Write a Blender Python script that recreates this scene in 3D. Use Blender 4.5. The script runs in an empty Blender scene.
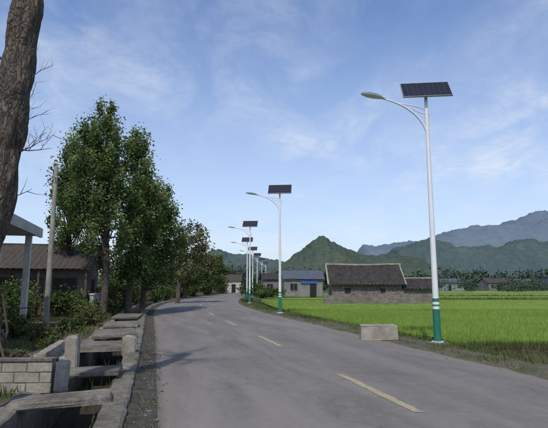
import bpy, math, random
import numpy as np
from mathutils import Vector, Matrix, noise as mn
random.seed(7); rng=np.random.default_rng(7)
R=math.radians
scene=bpy.context.scene
scene.view_settings.view_transform='Standard'; scene.view_settings.look='None'; scene.view_settings.exposure=0
COL=scene.collection
# ---------------------------------------------------------------- materials
def newmat(name):
    m=bpy.data.materials.new(name); m.use_nodes=True
    nt=m.node_tree; nt.nodes.clear()
    return m,nt
def N(nt,t,**k):
    n=nt.nodes.new(t)
    for a,b in k.items(): setattr(n,a,b)
    return n
def mixc(nt,f,a,b,blend='MIX'):
    n=N(nt,'ShaderNodeMix',data_type='RGBA',blend_type=blend)
    def s(i,v):
        if hasattr(v,'links') or hasattr(v,'is_linked'): nt.links.new(v,n.inputs[i])
        elif isinstance(v,(int,float)): n.inputs[i].default_value=v
        else: n.inputs[i].default_value=(*v,1)
    s(0,f); s(6,a); s(7,b)
    return n.outputs[2]
def noise(nt,vec,scale,detail=5,rough=.6,dist=0):
    n=N(nt,'ShaderNodeTexNoise'); n.inputs['Scale'].default_value=scale; n.inputs['Detail'].default_value=detail
    n.inputs['Roughness'].default_value=rough; n.inputs['Distortion'].default_value=dist
    if vec is not None: nt.links.new(vec,n.inputs['Vector'])
    return n.outputs['Fac']
def ramp(nt,f,p0,p1,v0=0,v1=1):
    n=N(nt,'ShaderNodeMapRange'); n.inputs[1].default_value=p0; n.inputs[2].default_value=p1
    n.inputs[3].default_value=v0; n.inputs[4].default_value=v1; nt.links.new(f,n.inputs[0]); return n.outputs[0]
def mapping(nt,vec,scale=(1,1,1),rot=(0,0,0)):
    n=N(nt,'ShaderNodeMapping'); n.inputs['Scale'].default_value=scale; n.inputs['Rotation'].default_value=rot
    nt.links.new(vec,n.inputs['Vector']); return n.outputs[0]
def finish(nt,col,rough=.9,bump=None,bstr=.3,bdist=.02,metal=0,spec=.3):
    p=N(nt,'ShaderNodeBsdfPrincipled'); o=N(nt,'ShaderNodeOutputMaterial')
    if isinstance(col,tuple): p.inputs['Base Color'].default_value=(*col,1)
    else: nt.links.new(col,p.inputs['Base Color'])
    p.inputs['Roughness'].default_value=rough; p.inputs['Metallic'].default_value=metal
    p.inputs['Specular IOR Level'].default_value=spec
    if bump is not None:
        b=N(nt,'ShaderNodeBump'); b.inputs['Strength'].default_value=bstr; b.inputs['Distance'].default_value=bdist
        nt.links.new(bump,b.inputs['Height']); nt.links.new(b.outputs[0],p.inputs['Normal'])
    nt.links.new(p.outputs[0],o.inputs[0])
def simple(name,c1,c2,scale=4,rough=.85,bstr=.3,bdist=.01,metal=0,spec=.3,scale2=None,dirt=.45):
    m,nt=newmat(name); g=N(nt,'ShaderNodeNewGeometry').outputs['Position']
    f=noise(nt,g,scale,3,.65); f2=noise(nt,g,scale2 or scale*9,3,.7)
    c=mixc(nt,ramp(nt,f,.3,.7),c1,c2)
    c=mixc(nt,ramp(nt,f2,.35,.75,0,dirt),c,tuple(x*.5 for x in c1))
    finish(nt,c,rough,f2 if bstr>.03 else None,bstr,bdist,metal,spec); return m
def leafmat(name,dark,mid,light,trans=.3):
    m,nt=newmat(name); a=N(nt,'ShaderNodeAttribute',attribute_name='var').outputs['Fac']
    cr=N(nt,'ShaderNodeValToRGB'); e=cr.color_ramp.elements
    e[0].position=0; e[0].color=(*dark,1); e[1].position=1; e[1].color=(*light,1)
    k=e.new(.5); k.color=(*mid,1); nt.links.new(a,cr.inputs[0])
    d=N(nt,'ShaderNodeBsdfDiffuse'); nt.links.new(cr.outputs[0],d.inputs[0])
    o=N(nt,'ShaderNodeOutputMaterial')
    if trans>0:
        t=N(nt,'ShaderNodeBsdfTranslucent'); mx=N(nt,'ShaderNodeMixShader')
        mx.inputs[0].default_value=trans
        nt.links.new(cr.outputs[0],t.inputs[0])
        nt.links.new(d.outputs[0],mx.inputs[1]); nt.links.new(t.outputs[0],mx.inputs[2]); nt.links.new(mx.outputs[0],o.inputs[0])
    else: nt.links.new(d.outputs[0],o.inputs[0])
    return m

M_white=simple('white_paint',(.58,.60,.62),(.68,.70,.72),1.5,.4,.0,.002,spec=.4,dirt=.12)
M_green=simple('green_paint',(.012,.13,.09),(.02,.18,.12),3,.45,.0,.002,spec=.4,dirt=.2)
M_metal=simple('grey_metal',(.35,.36,.38),(.45,.46,.48),6,.4,.0,.002,metal=.5)
M_cell=simple('solar_cell',(.008,.010,.018),(.012,.014,.026),3,.4,.0,.001,spec=.3)
M_line=simple('cell_line',(.07,.075,.09),(.09,.095,.11),3,.5,0,.001)
M_conc=simple('weathered_concrete',(.20,.185,.155),(.36,.34,.295),2.2,.95,.6,.015)
M_conc2=simple('kerb_concrete',(.10,.092,.075),(.26,.245,.21),1.6,.95,.8,.03,dirt=.7)
M_plaster=simple('plaster',(.40,.39,.36),(.55,.54,.50),1.2,.9,.2,.005)
M_slab=simple('eave_concrete',(.34,.34,.33),(.48,.48,.46),1.5,.9,.2,.005)
M_dark=simple('dark_opening',(.012,.012,.013),(.02,.02,.02),3,.5,0,.001)
M_wood=simple('old_wood',(.06,.045,.032),(.13,.10,.075),7,.9,.5,.01)
M_tile=simple('dark_roof_tile',(.022,.020,.020),(.066,.058,.053),2.2,.9,.5,.02,scale2=9,dirt=.7)
M_tileb=simple('brown_roof_tile',(.045,.037,.032),(.09,.073,.062),5,.9,.5,.02)
M_rblue=simple('blue_grey_roof',(.06,.075,.10),(.10,.12,.15),2,.8,.3,.01)
M_greywall=simple('grey_wall',(.13,.13,.13),(.25,.25,.24),.8,.9,.3,.01)
M_rubber=simple('rubber',(.015,.015,.015),(.03,.03,.03),9,.8,.0,.002)
M_red=simple('red_paint',(.25,.02,.02),(.3,.03,.03),3,.35,0,.001,spec=.5)
M_blue=simple('blue_sign_paint',(.03,.08,.24),(.05,.11,.30),3,.5,0,.001)
M_cloth=simple('dark_cloth',(.03,.035,.05),(.05,.055,.08),12,.9,.2,.004)
M_skin=simple('skin',(.35,.2,.14),(.4,.24,.17),12,.6,.0,.002)
M_farwall=simple('distant_wall_hazed',(.16,.18,.20),(.28,.30,.32),.3,.9,0,.01)  # blue-grey cast is distance haze put into the wall colour
M_farroof=simple('distant_roof_hazed',(.06,.08,.11),(.10,.13,.16),.5,.9,0,.01)  # roof colour carries distance haze as a blue tint
def barkmat():
    m,nt=newmat('bark'); g=N(nt,'ShaderNodeNewGeometry').outputs['Position']
    v=mapping(nt,g,(1,1,.28)); f=noise(nt,v,17,6,.75,.8); f2=noise(nt,g,2.3,3,.6)
    vo=N(nt,'ShaderNodeTexVoronoi',feature='DISTANCE_TO_EDGE'); vo.inputs['Scale'].default_value=17
    dn=N(nt,'ShaderNodeTexNoise'); dn.inputs['Scale'].default_value=6; dn.inputs['Detail'].default_value=5; nt.links.new(v,dn.inputs['Vector'])
    vm=N(nt,'ShaderNodeVectorMath',operation='MULTIPLY_ADD'); nt.links.new(dn.outputs['Color'],vm.inputs[0]); vm.inputs[1].default_value=(.4,.4,.4); nt.links.new(v,vm.inputs[2])
    nt.links.new(vm.outputs[0],vo.inputs['Vector'])
    ck=ramp(nt,vo.outputs['Distance'],0,.25)
    c=mixc(nt,ramp(nt,f,.32,.68),(.055,.043,.034),(.25,.205,.165)); c=mixc(nt,ramp(nt,f2,.45,.7,0,.6),c,(.15,.14,.12))
    c=mixc(nt,ramp(nt,ck,0,.5,.5,0),c,(.03,.024,.02))
    ad=N(nt,'ShaderNodeMath',operation='ADD'); nt.links.new(f,ad.inputs[0]); nt.links.new(ck,ad.inputs[1])
    finish(nt,c,.95,ad.outputs[0],1.0,.04); return m
M_bark=barkmat()
def blockmat(name,c1,c2,mortar,bw,bh,msize=.02,dist=.06):
    m,nt=newmat(name); tc=N(nt,'ShaderNodeTexCoord').outputs['Object']
    sx=N(nt,'ShaderNodeSeparateXYZ'); nt.links.new(tc,sx.inputs[0])
    ad=N(nt,'ShaderNodeMath',operation='ADD'); nt.links.new(sx.outputs[0],ad.inputs[0]); nt.links.new(sx.outputs[1],ad.inputs[1])
    cb=N(nt,'ShaderNodeCombineXYZ'); nt.links.new(ad.outputs[0],cb.inputs[0]); nt.links.new(sx.outputs[2],cb.inputs[1])
    ns=N(nt,'ShaderNodeTexNoise'); ns.inputs['Scale'].default_value=3; nt.links.new(tc,ns.inputs['Vector'])
    vm=N(nt,'ShaderNodeVectorMath',operation='MULTIPLY_ADD'); nt.links.new(ns.outputs['Color'],vm.inputs[0]); vm.inputs[1].default_value=(dist,)*3
    nt.links.new(cb.outputs[0],vm.inputs[2])
    b=N(nt,'ShaderNodeTexBrick'); nt.links.new(vm.outputs[0],b.inputs['Vector'])
    b.inputs['Scale'].default_value=1; b.inputs['Brick Width'].default_value=bw; b.inputs['Row Height'].default_value=bh
    b.inputs['Mortar Size'].default_value=msize; b.inputs['Color1'].default_value=(*c1,1); b.inputs['Color2'].default_value=(*c2,1); b.inputs['Mortar'].default_value=(*mortar,1)
    f=noise(nt,tc,9,4,.7); c=mixc(nt,ramp(nt,f,.35,.7,0,.5),b.outputs[0],tuple(x*.45 for x in c1))
    f5=noise(nt,tc,.9,4,.6); c=mixc(nt,ramp(nt,f5,.45,.7,0,.6),c,tuple(x*.5 for x in c1))
    finish(nt,c,.95,b.outputs['Fac'],-.6,.02); return m
M_stone=blockmat('rubble_stone',(.16,.145,.125),(.28,.255,.225),(.10,.09,.08),.30,.16,.02,.25)
M_brick=blockmat('pale_grey_brick',(.17,.15,.13),(.25,.225,.20),(.16,.15,.14),.24,.08,.012)
M_leaf=leafmat('poplar_leaf',(.045,.070,.023),(.105,.150,.050),(.23,.28,.115),.32)
M_leaf2=leafmat('bush_leaf',(.025,.043,.015),(.068,.10,.032),(.16,.20,.07),.2)
M_leafdry=leafmat('olive_leaf',(.055,.058,.026),(.11,.11,.052),(.20,.195,.10),.2)
M_leaffar=leafmat('far_leaf_hazed',(.042,.062,.055),(.062,.088,.066),(.095,.12,.075),0)  # greens shifted bluish to paint in distance haze
M_rice=leafmat('rice_leaf',(.12,.19,.035),(.20,.30,.060),(.31,.42,.11),.25)
M_grass=leafmat('weed_leaf',(.05,.065,.025),(.10,.13,.045),(.22,.21,.11),.2)
M_dead=leafmat('dead_leaf',(.05,.035,.02),(.09,.07,.045),(.16,.13,.09),0)

# ---------------------------------------------------------------- mesh helpers
class Buf:
    def __init__(s): s.v=[]; s.f=[]; s.m=[]; s.sm=[]
    def add(s,vs,fs,mi=0,smooth=False):
        o=len(s.v); s.v+= [tuple(v) for v in vs]; s.f+=[tuple(i+o for i in f) for f in fs]; s.m+=[mi]*len(fs); s.sm+=[smooth]*len(fs)
    def box(s,c,size,mi=0,rot=None,jit=0,bev=0):
        hx,hy,hz=[a/2 for a in size]; b=min(bev,hx*.9,hy*.9,hz*.9)
        if b<=0:
            vs=[Vector((x*hx,y*hy,z*hz)) for x in(-1,1) for y in(-1,1) for z in(-1,1)]
            fs=[(0,1,3,2),(4,6,7,5),(0,4,5,1),(2,3,7,6),(0,2,6,4),(1,5,7,3)]
        else:
            import bmesh
            bm=bmesh.new(); bmesh.ops.create_cube(bm,size=1)
            for v in bm.verts: v.co=Vector((v.co.x*size[0],v.co.y*size[1],v.co.z*size[2]))
            bmesh.ops.bevel(bm,geom=list(bm.edges),offset=b,segments=2,affect='EDGES',profile=.5)
            bm.verts.index_update(); vs=[v.co.copy() for v in bm.verts]; fs=[tuple(v.index for v in f.verts) for f in bm.faces]; bm.free()
        if jit: vs=[v+Vector((random.uniform(-1,1),random.uniform(-1,1),random.uniform(-1,1)))*jit for v in vs]
        if rot is not None: vs=[rot@v for v in vs]
        s.add([v+Vector(c) for v in vs],fs,mi)
    def tube(s,pts,rad,n=10,mi=0,jit=0,cap=True,jf=1.0):
        pts=[Vector(p) for p in pts]; vs=[]; up=None
        for i,p in enumerate(pts):
            d=(pts[min(i+1,len(pts)-1)]-pts[max(i-1,0)]).normalized()
            if up is None: up=d.orthogonal().normalized()
            a=(up-d*up.dot(d)).normalized(); up=a; b=d.cross(a)
            for k in range(n):
                t=2*math.pi*k/n; q=a*math.cos(t)+b*math.sin(t); r=rad[i]
                if jit: 
                    r*=1+jit*mn.noise(Vector((q.x*1.5*jf+p.x*3,q.y*1.5*jf+p.y*3,p.z*2.2)))*2
                    if n>20: r*=1+.09*mn.noise(Vector((q.x*6,q.y*6,p.z*2.6)))+.07*mn.noise(Vector((q.x*14,q.y*14,p.z*7)))
                vs.append(p+q*r)
        fs=[]
        for i in range(len(pts)-1):
            for k in range(n):
                fs.append((i*n+k,i*n+(k+1)%n,(i+1)*n+(k+1)%n,(i+1)*n+k))
        s.add(vs,fs,mi,True)
        if cap:
            s.add([vs[k] for k in range(n)],[tuple(range(n-1,-1,-1))],mi); s.add([vs[-n+k] for k in range(n)],[tuple(range(n))],mi)
    def obj(s,name,mats,parent=None,loc=None,rotz=0):
        me=bpy.data.meshes.new(name); me.from_pydata(s.v,[],s.f); 
        for m in mats: me.materials.append(m)
        me.polygons.foreach_set('material_index',s.m); me.polygons.foreach_set('use_smooth',s.sm); me.update()
        o=bpy.data.objects.new(name,me); COL.objects.link(o)
        if parent: o.parent=parent
        if loc is not None: o.location=loc
        o.rotation_euler[2]=rotz
        return o
def empty(name,loc=(0,0,0),rz=0,sc=1):
    e=bpy.data.objects.new(name,None); COL.objects.link(e); e.location=loc; e.rotation_euler[2]=rz; e.scale=(sc,)*3; e.empty_display_size=.2; return e
def npmesh(name,V,F,mat,var=None,parent=None,k=4):
    me=bpy.data.meshes.new(name); nv=len(V); nf=len(F)
    me.vertices.add(nv); me.vertices.foreach_set('co',V.astype(np.float32).ravel())
    me.loops.add(nf*k); me.loops.foreach_set('vertex_index',F.astype(np.int32).ravel())
    me.polygons.add(nf); me.polygons.foreach_set('loop_start',np.arange(0,nf*k,k,dtype=np.int32)); 
    me.update(calc_edges=True)
    if var is not None:
        a=me.attributes.new('var','FLOAT','POINT'); a.data.foreach_set('value',var.astype(np.float32))
    me.materials.append(mat); me.validate()
    o=bpy.data.objects.new(name,me); COL.objects.link(o)
    if parent: o.parent=parent
    return o
def leaves(name,P,size,var,mat,parent=None,flat=0):
    n=len(P); a=rng.normal(size=(n,3)); a/=np.linalg.norm(a,axis=1)[:,None]
    b=rng.normal(size=(n,3)); b-= (a*b).sum(1)[:,None]*a; b/=np.linalg.norm(b,axis=1)[:,None]
    s=(size*rng.uniform(.6,1.35,n))[:,None]
    V=np.stack([P-a*s*.6,P+b*s*.36-a*s*.05,P+a*s*.6,P-b*s*.36-a*s*.05],1).reshape(-1,3)
    return npmesh(name,V,np.arange(4*n).reshape(n,4),mat,np.repeat(np.clip(var,0,1),4),parent)
def blades(name,P,h,w,mat,parent=None,lean=.35):
    n=len(P); th=rng.uniform(0,2*np.pi,n); H=h*rng.uniform(.6,1.2,n); L=rng.uniform(0,lean,n)*H; t2=rng.uniform(0,2*np.pi,n)
    d=np.stack([np.cos(th),np.sin(th),np.zeros(n)],1)*w*.5
    tip=P+np.stack([np.cos(t2)*L,np.sin(t2)*L,H],1)
    V=np.stack([P-d,P+d,tip],1).reshape(-1,3)
    cl=np.array([mn.noise(Vector((p[0]*.25,p[1]*.25,0))) for p in P[::1]]) if n<60000 else np.sin(P[:,0]*.7)*np.sin(P[:,1]*.5)*.15
    var=np.clip(.45+cl*.5+rng.normal(0,.2,n),0,1)
    return npmesh(name,V,np.arange(3*n).reshape(n,3),mat,np.repeat(var,3),parent,3)

# ---------------------------------------------------------------- road alignment
ctrl=[(-40,13.2),(-10,5.9),(0,3.4),(6,1.95),(13.5,0.1),(20,-1.55),(28.5,-3.75),(37,-5.6),(46,-6.9),(60,-7.9),(76,-8.05),(90,-7.8),(110,-7.1),(140,-5.4),(200,0),(400,20),(3500,20)]
yy=np.arange(-40,3501,1.0); cc=np.interp(yy,[c[0] for c in ctrl],[c[1] for c in ctrl])
kk=np.ones(9)/9; ccs=np.convolve(np.pad(cc,4,'edge'),kk,'valid')
def cx(y): return np.interp(y,yy,ccs)
def sweep(name,sec,ys,mat,zfun=None,smooth=False,jit=0,uv=True,close=False,jf=1.3):
    """sec list of (offset,z) ; x = cx(y)+offset"""
    nS=len(sec); V=[];F=[]
    for j,y in enumerate(ys):
        c=cx(y)
        for i,(o,z) in enumerate(sec):
            dx=dz=0
            if jit:
                dx=jit*mn.noise(Vector((o*3,y*jf,1.7))); dz=jit*.6*mn.noise(Vector((o*2,y*jf*.7,7.7)))
            zz=zfun(o,y,z) if zfun else z
            V.append((c+o+dx,y,zz+dz))
    for j in range(len(ys)-1):
        for i in range(nS-1 if not close else nS):
            i2=(i+1)%nS
            F.append((j*nS+i,j*nS+i2,(j+1)*nS+i2,(j+1)*nS+i))
    if close: F.append(tuple(range(nS-1,-1,-1))); F.append(tuple((len(ys)-1)*nS+i for i in range(nS)))
    me=bpy.data.meshes.new(name); me.from_pydata(V,[],F); me.materials.append(mat)
    if uv:
        u=me.uv_layers.new(name='UVMap')
        for l in me.loops:
            v=me.vertices[l.vertex_index].co; u.data[l.index].uv=(v.x-float(cx(v.y)),v.y)
    if smooth:
        for p in me.polygons: p.use_smooth=True
    o=bpy.data.objects.new(name,me); COL.objects.link(o); return o
ysn=np.concatenate([np.arange(-30,70,1.0),np.arange(70,200,5.0),np.array([200,260,350,500,800,1300,2200,3400.])])

# ground material
def groundmat():
    m,nt=newmat('ground_soil'); uv=N(nt,'ShaderNodeUVMap').outputs[0]; g=N(nt,'ShaderNodeNewGeometry').outputs['Position']
    s=N(nt,'ShaderNodeSeparateXYZ'); nt.links.new(uv,s.inputs[0]); off=s.outputs[0]
    f=noise(nt,g,1.1,5,.65); f2=noise(nt,g,14,4,.7); f3=noise(nt,g,55,2,.7)
    dirt=mixc(nt,ramp(nt,f2,.35,.7),(.065,.054,.041),(.15,.13,.10)); dirt=mixc(nt,ramp(nt,f3,.5,.7,0,.5),dirt,(.20,.18,.15))
    gr=mixc(nt,ramp(nt,f2,.3,.7),(.03,.045,.016),(.08,.105,.035))
    c=mixc(nt,ramp(nt,f,.48,.58),dirt,gr)
    far=ramp(nt,off,5.5,7)
    c=mixc(nt,far,c,gr)
    lf=ramp(nt,off,-30,-14,1,0); c=mixc(nt,lf,c,gr)
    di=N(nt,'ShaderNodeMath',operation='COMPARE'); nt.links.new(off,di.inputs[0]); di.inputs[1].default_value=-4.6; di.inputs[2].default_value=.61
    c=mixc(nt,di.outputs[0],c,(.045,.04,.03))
    finish(nt,c,.97,f2,.8,.04); return m
M_ground=groundmat()
sec=[(-2500,0),(-300,0),(-60,0),(-25,.0),(-14,.05),(-10,.1),(-8,.08),(-6.5,.05),(-5.6,.03),(-5.22,.02),(-5.18,-.7),(-4.6,-.75),(-4.02,-.7),(-3.98,.0),(-3.3,.0),(0,0),(3.4,0),(3.9,.015),(4.6,.02),(5.1,-.02),(5.9,-.34),(9,-.36),(30,-.36),(120,-.36),(400,0),(2500,0)]
def gz(o,y,z):
    if -5.3<o<-4.0 and z<-.1:
        k=min(max((48-y)/6,0),1); z=-.03+(z+.03)*k
    n=0
    if -30<o<-5.3: n=.10*mn.noise(Vector((o*.6,y*.5,3)))
    if 3.8<o<5.5: n=.04*mn.noise(Vector((o*1.1,y*.8,3)))
    return z+n
ysg=np.concatenate([np.arange(-30,50,.5),np.arange(50,70,1.0),np.arange(70,200,5.0),np.array([200,260,350,500,800,1300,2200,3400.])])
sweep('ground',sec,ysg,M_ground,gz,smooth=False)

def roadmat():
    m,nt=newmat('asphalt'); uv=N(nt,'ShaderNodeUVMap').outputs[0]
    s=N(nt,'ShaderNodeSeparateXYZ'); nt.links.new(uv,s.inputs[0]); off=s.outputs[0]
    st=mapping(nt,uv,(1.2,.10,1)); f=noise(nt,st,1.2,5,.6,.5); f2=noise(nt,mapping(nt,uv,(1,.6,1)),.5,4,.6,.6); f3=noise(nt,uv,60,2,.8); f4=noise(nt,uv,5,5,.75)
    f6=noise(nt,mapping(nt,uv,(.7,.14,1)),1.0,5,.6,1.0)
    c=mixc(nt,ramp(nt,f,.32,.68),(.120,.112,.106),(.172,.161,.150))
    c=mixc(nt,ramp(nt,f2,.46,.60,0,.5),c,(.096,.090,.086))
    c=mixc(nt,ramp(nt,f6,.50,.64,0,.5),c,(.225,.208,.186))
    c=mixc(nt,ramp(nt,f4,.48,.75,0,.5),c,(.23,.214,.192))
    c=mixc(nt,ramp(nt,f3,.52,.75,0,.55),c,(.28,.265,.245))
    sn=N(nt,'ShaderNodeMath',operation='MULTIPLY'); nt.links.new(off,sn.inputs[0]); sn.inputs[1].default_value=3.7
    co=N(nt,'ShaderNodeMath',operation='COSINE'); nt.links.new(sn.outputs[0],co.inputs[0])
    c=mixc(nt,ramp(nt,co.outputs[0],0,1,0,.25),c,(.21,.195,.175))
    ab=N(nt,'ShaderNodeMath',operation='ABSOLUTE'); nt.links.new(off,ab.inputs[0])
    ea=N(nt,'ShaderNodeMath',operation='ADD'); nt.links.new(ab.outputs[0],ea.inputs[0])
    fe=ramp(nt,noise(nt,uv,2.2,5,.7),.2,.8,-.55,.55); nt.links.new(fe,ea.inputs[1])
    c=mixc(nt,ramp(nt,ea.outputs[0],2.8,3.5,0,.8),c,(.18,.16,.13))
    gl=ramp(nt,off,-3.42,-3.2,1,0)
    c=mixc(nt,gl,c,(.085,.076,.064))
    v=N(nt,'ShaderNodeTexVoronoi',feature='DISTANCE_TO_EDGE'); v.inputs['Scale'].default_value=.55
    dn=N(nt,'ShaderNodeTexNoise'); dn.inputs['Scale'].default_value=2.5; dn.inputs['Detail'].default_value=5; nt.links.new(uv,dn.inputs['Vector'])
    vm=N(nt,'ShaderNodeVectorMath',operation='MULTIPLY_ADD'); nt.links.new(dn.outputs['Color'],vm.inputs[0]); vm.inputs[1].default_value=(.7,.7,.7); nt.links.new(uv,vm.inputs[2])
    nt.links.new(vm.outputs[0],v.inputs['Vector'])
    ck=ramp(nt,v.outputs['Distance'],.002,.010,.4,0)
    msk=N(nt,'ShaderNodeMath',operation='MULTIPLY'); nt.links.new(ck,msk.inputs[0]); nt.links.new(ramp(nt,f2,.45,.55),msk.inputs[1])
    c=mixc(nt,msk.outputs[0],c,(.06,.055,.052))
    finish(nt,c,.85,f3,.5,.006,spec=.25); return m
M_road=roadmat()
def rz(o,y,z): return .012+.05*(1-(o/3.5)**2)
rsec=[(o,0) for o in np.linspace(-3.45,3.6,13)]
def rzf(o,y,z): return max(.006,rz(o,y,z)) if abs(o)<3.4 else .006
road=sweep('road',rsec,np.concatenate([np.arange(-30,70,.25),ysn[ysn>=70]]),M_road,rzf,smooth=True)
for v in road.data.vertices:
    o=v.co.x-float(cx(v.co.y))
    if o>3.3: v.co.x+=.16*mn.noise(Vector((v.co.y*.7,o,0)))+.08*mn.noise(Vector((v.co.y*2.6,o,5)))+.04*mn.noise(Vector((v.co.y*7,o,5)))
# dashes
def dashmat():
    m,nt=newmat('worn_yellow_marking'); g=N(nt,'ShaderNodeNewGeometry').outputs['Position']
    f=noise(nt,g,9,6,.75); f2=noise(nt,g,60,3,.7)
    c=mixc(nt,ramp(nt,f,.40,.62),(.42,.35,.19),(.28,.245,.17)); c=mixc(nt,ramp(nt,f2,.45,.65,0,.75),c,(.17,.16,.14))
    finish(nt,c,.8); return m
b=Buf(); M_dash=dashmat()
k=-7.1
while k<150:
    ysd=np.linspace(k,k+2.65,30)
    L=[(float(cx(y))-.065+.014*random.uniform(-1,1),y,rz(-.065,y,0)+.005) for y in ysd]; Rr=[(float(cx(y))+.065+.014*random.uniform(-1,1),y,rz(.065,y,0)+.005) for y in ysd]
    b.add(L+Rr,[(i,30+i,31+i,i+1) for i in range(29)]); k+=6.75
b.obj('lane_marking',[M_dash])
yk=np.arange(-12,62,.2)
sweep('ditch_kerb',[(-4.06,-.72),(-4.06,.09),(-4.03,.12),(-3.76,.12),(-3.72,.09),(-3.72,-.1)],yk,M_conc2,lambda o,y,z: z-(.06 if z>0 and mn.noise(Vector((y*.9,o*.5,2)))>.32 else 0),jit=.03,close=True,jf=3.1)
sweep('ditch_wall',[(-5.36,-.1),(-5.36,.10),(-5.33,.12),(-5.12,.12),(-5.09,.10),(-5.09,-.74)],np.arange(-12,50,.2),M_conc2,lambda o,y,z: z-(.08 if z>0 and mn.noise(Vector((y*.9,o*.5,8)))>.25 else 0),jit=.04,close=True,jf=3.1)
M_grav=simple('roadside_gravel',(.045,.040,.034),(.11,.10,.085),5,.95,.9,.03,scale2=45)
sweep('gravel_verge',[(-3.73,.040),(-3.55,.034),(-3.43,.030),(-3.33,.018)],np.arange(-12,62,.2),M_grav,None,jit=.02,jf=1.2)

YAW=math.atan(.25)
def offp(o,y,z=0): return (float(cx(y))+o,y,z)
for (y,w,dz) in [(8.5,.62,.0),(6.7,.45,-.05),(12.2,1.5,.02),(15.5,2.2,.02),(19,2,.02),(24,3,.02)]:
    b=Buf(); b.box((0,0,0),(1.25,w,.10),jit=.018,bev=.02); o=b.obj('ditch_cover_slab',[M_conc2],loc=offp(-4.6,y,.165+dz if y>10 else .10+dz+.09),rotz=YAW+random.uniform(-.08,.08))
    o.rotation_euler[1]=random.uniform(-.03,.03)
for (x,y,sx,sy,sz) in [(-3.98,11.6,.30,.28,.42),(-4.02,13.0,.3,.4,.3),(-5.0,9.9,.22,.3,.62),(-3.30,7.75,.18,.35,.46)]:
    b=Buf(); b.box((0,0,sz/2),(sx,sy,sz),jit=.022,bev=.035)
    o=b.obj('concrete_post',[M_conc],loc=((float(cx(y))+x) if x<-3.9 else x,y,.04),rotz=YAW+random.uniform(-.2,.2)); o.rotation_euler[1]=random.uniform(-.06,.06)
b=Buf(); b.box((0,0,.21),(1.12,.5,.44),jit=.02,bev=.035); b.obj('concrete_roadside_block',[M_conc],loc=(3.25,15.3,.02),rotz=-.06)
b=Buf()
b.box((-1.55,0,.24),(3.08,.135,.46),1)
for rr_ in range(3):
    x0=0.0; first=.19 if rr_%2 else .385; q=0
    while x0>-3.0:
        wd=first if q==0 else .385
        b.box((x0-wd/2,random.uniform(-.006,.006),.07+rr_*.155),(wd-.012,.16,.145),0,None,.004,.008); x0-=wd; q+=1
b.box((-1.55,0,.492),(3.1,.2,.03),1,jit=.008)
b.obj('garden_block_wall',[M_conc,M_conc2],loc=(-3.42,7.75,.03),rotz=.03)
b=Buf()
for q in range(6):
    for rr_ in range(2): b.box((random.uniform(-.01,.01),-.2-q*.4-(.2 if rr_ else 0),.09+rr_*.17),(.17,.39,.165),0,None,.008,.01)
b.obj('garden_block_wall',[M_conc],loc=(-5.1,12.0,.03),rotz=YAW)
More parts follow.
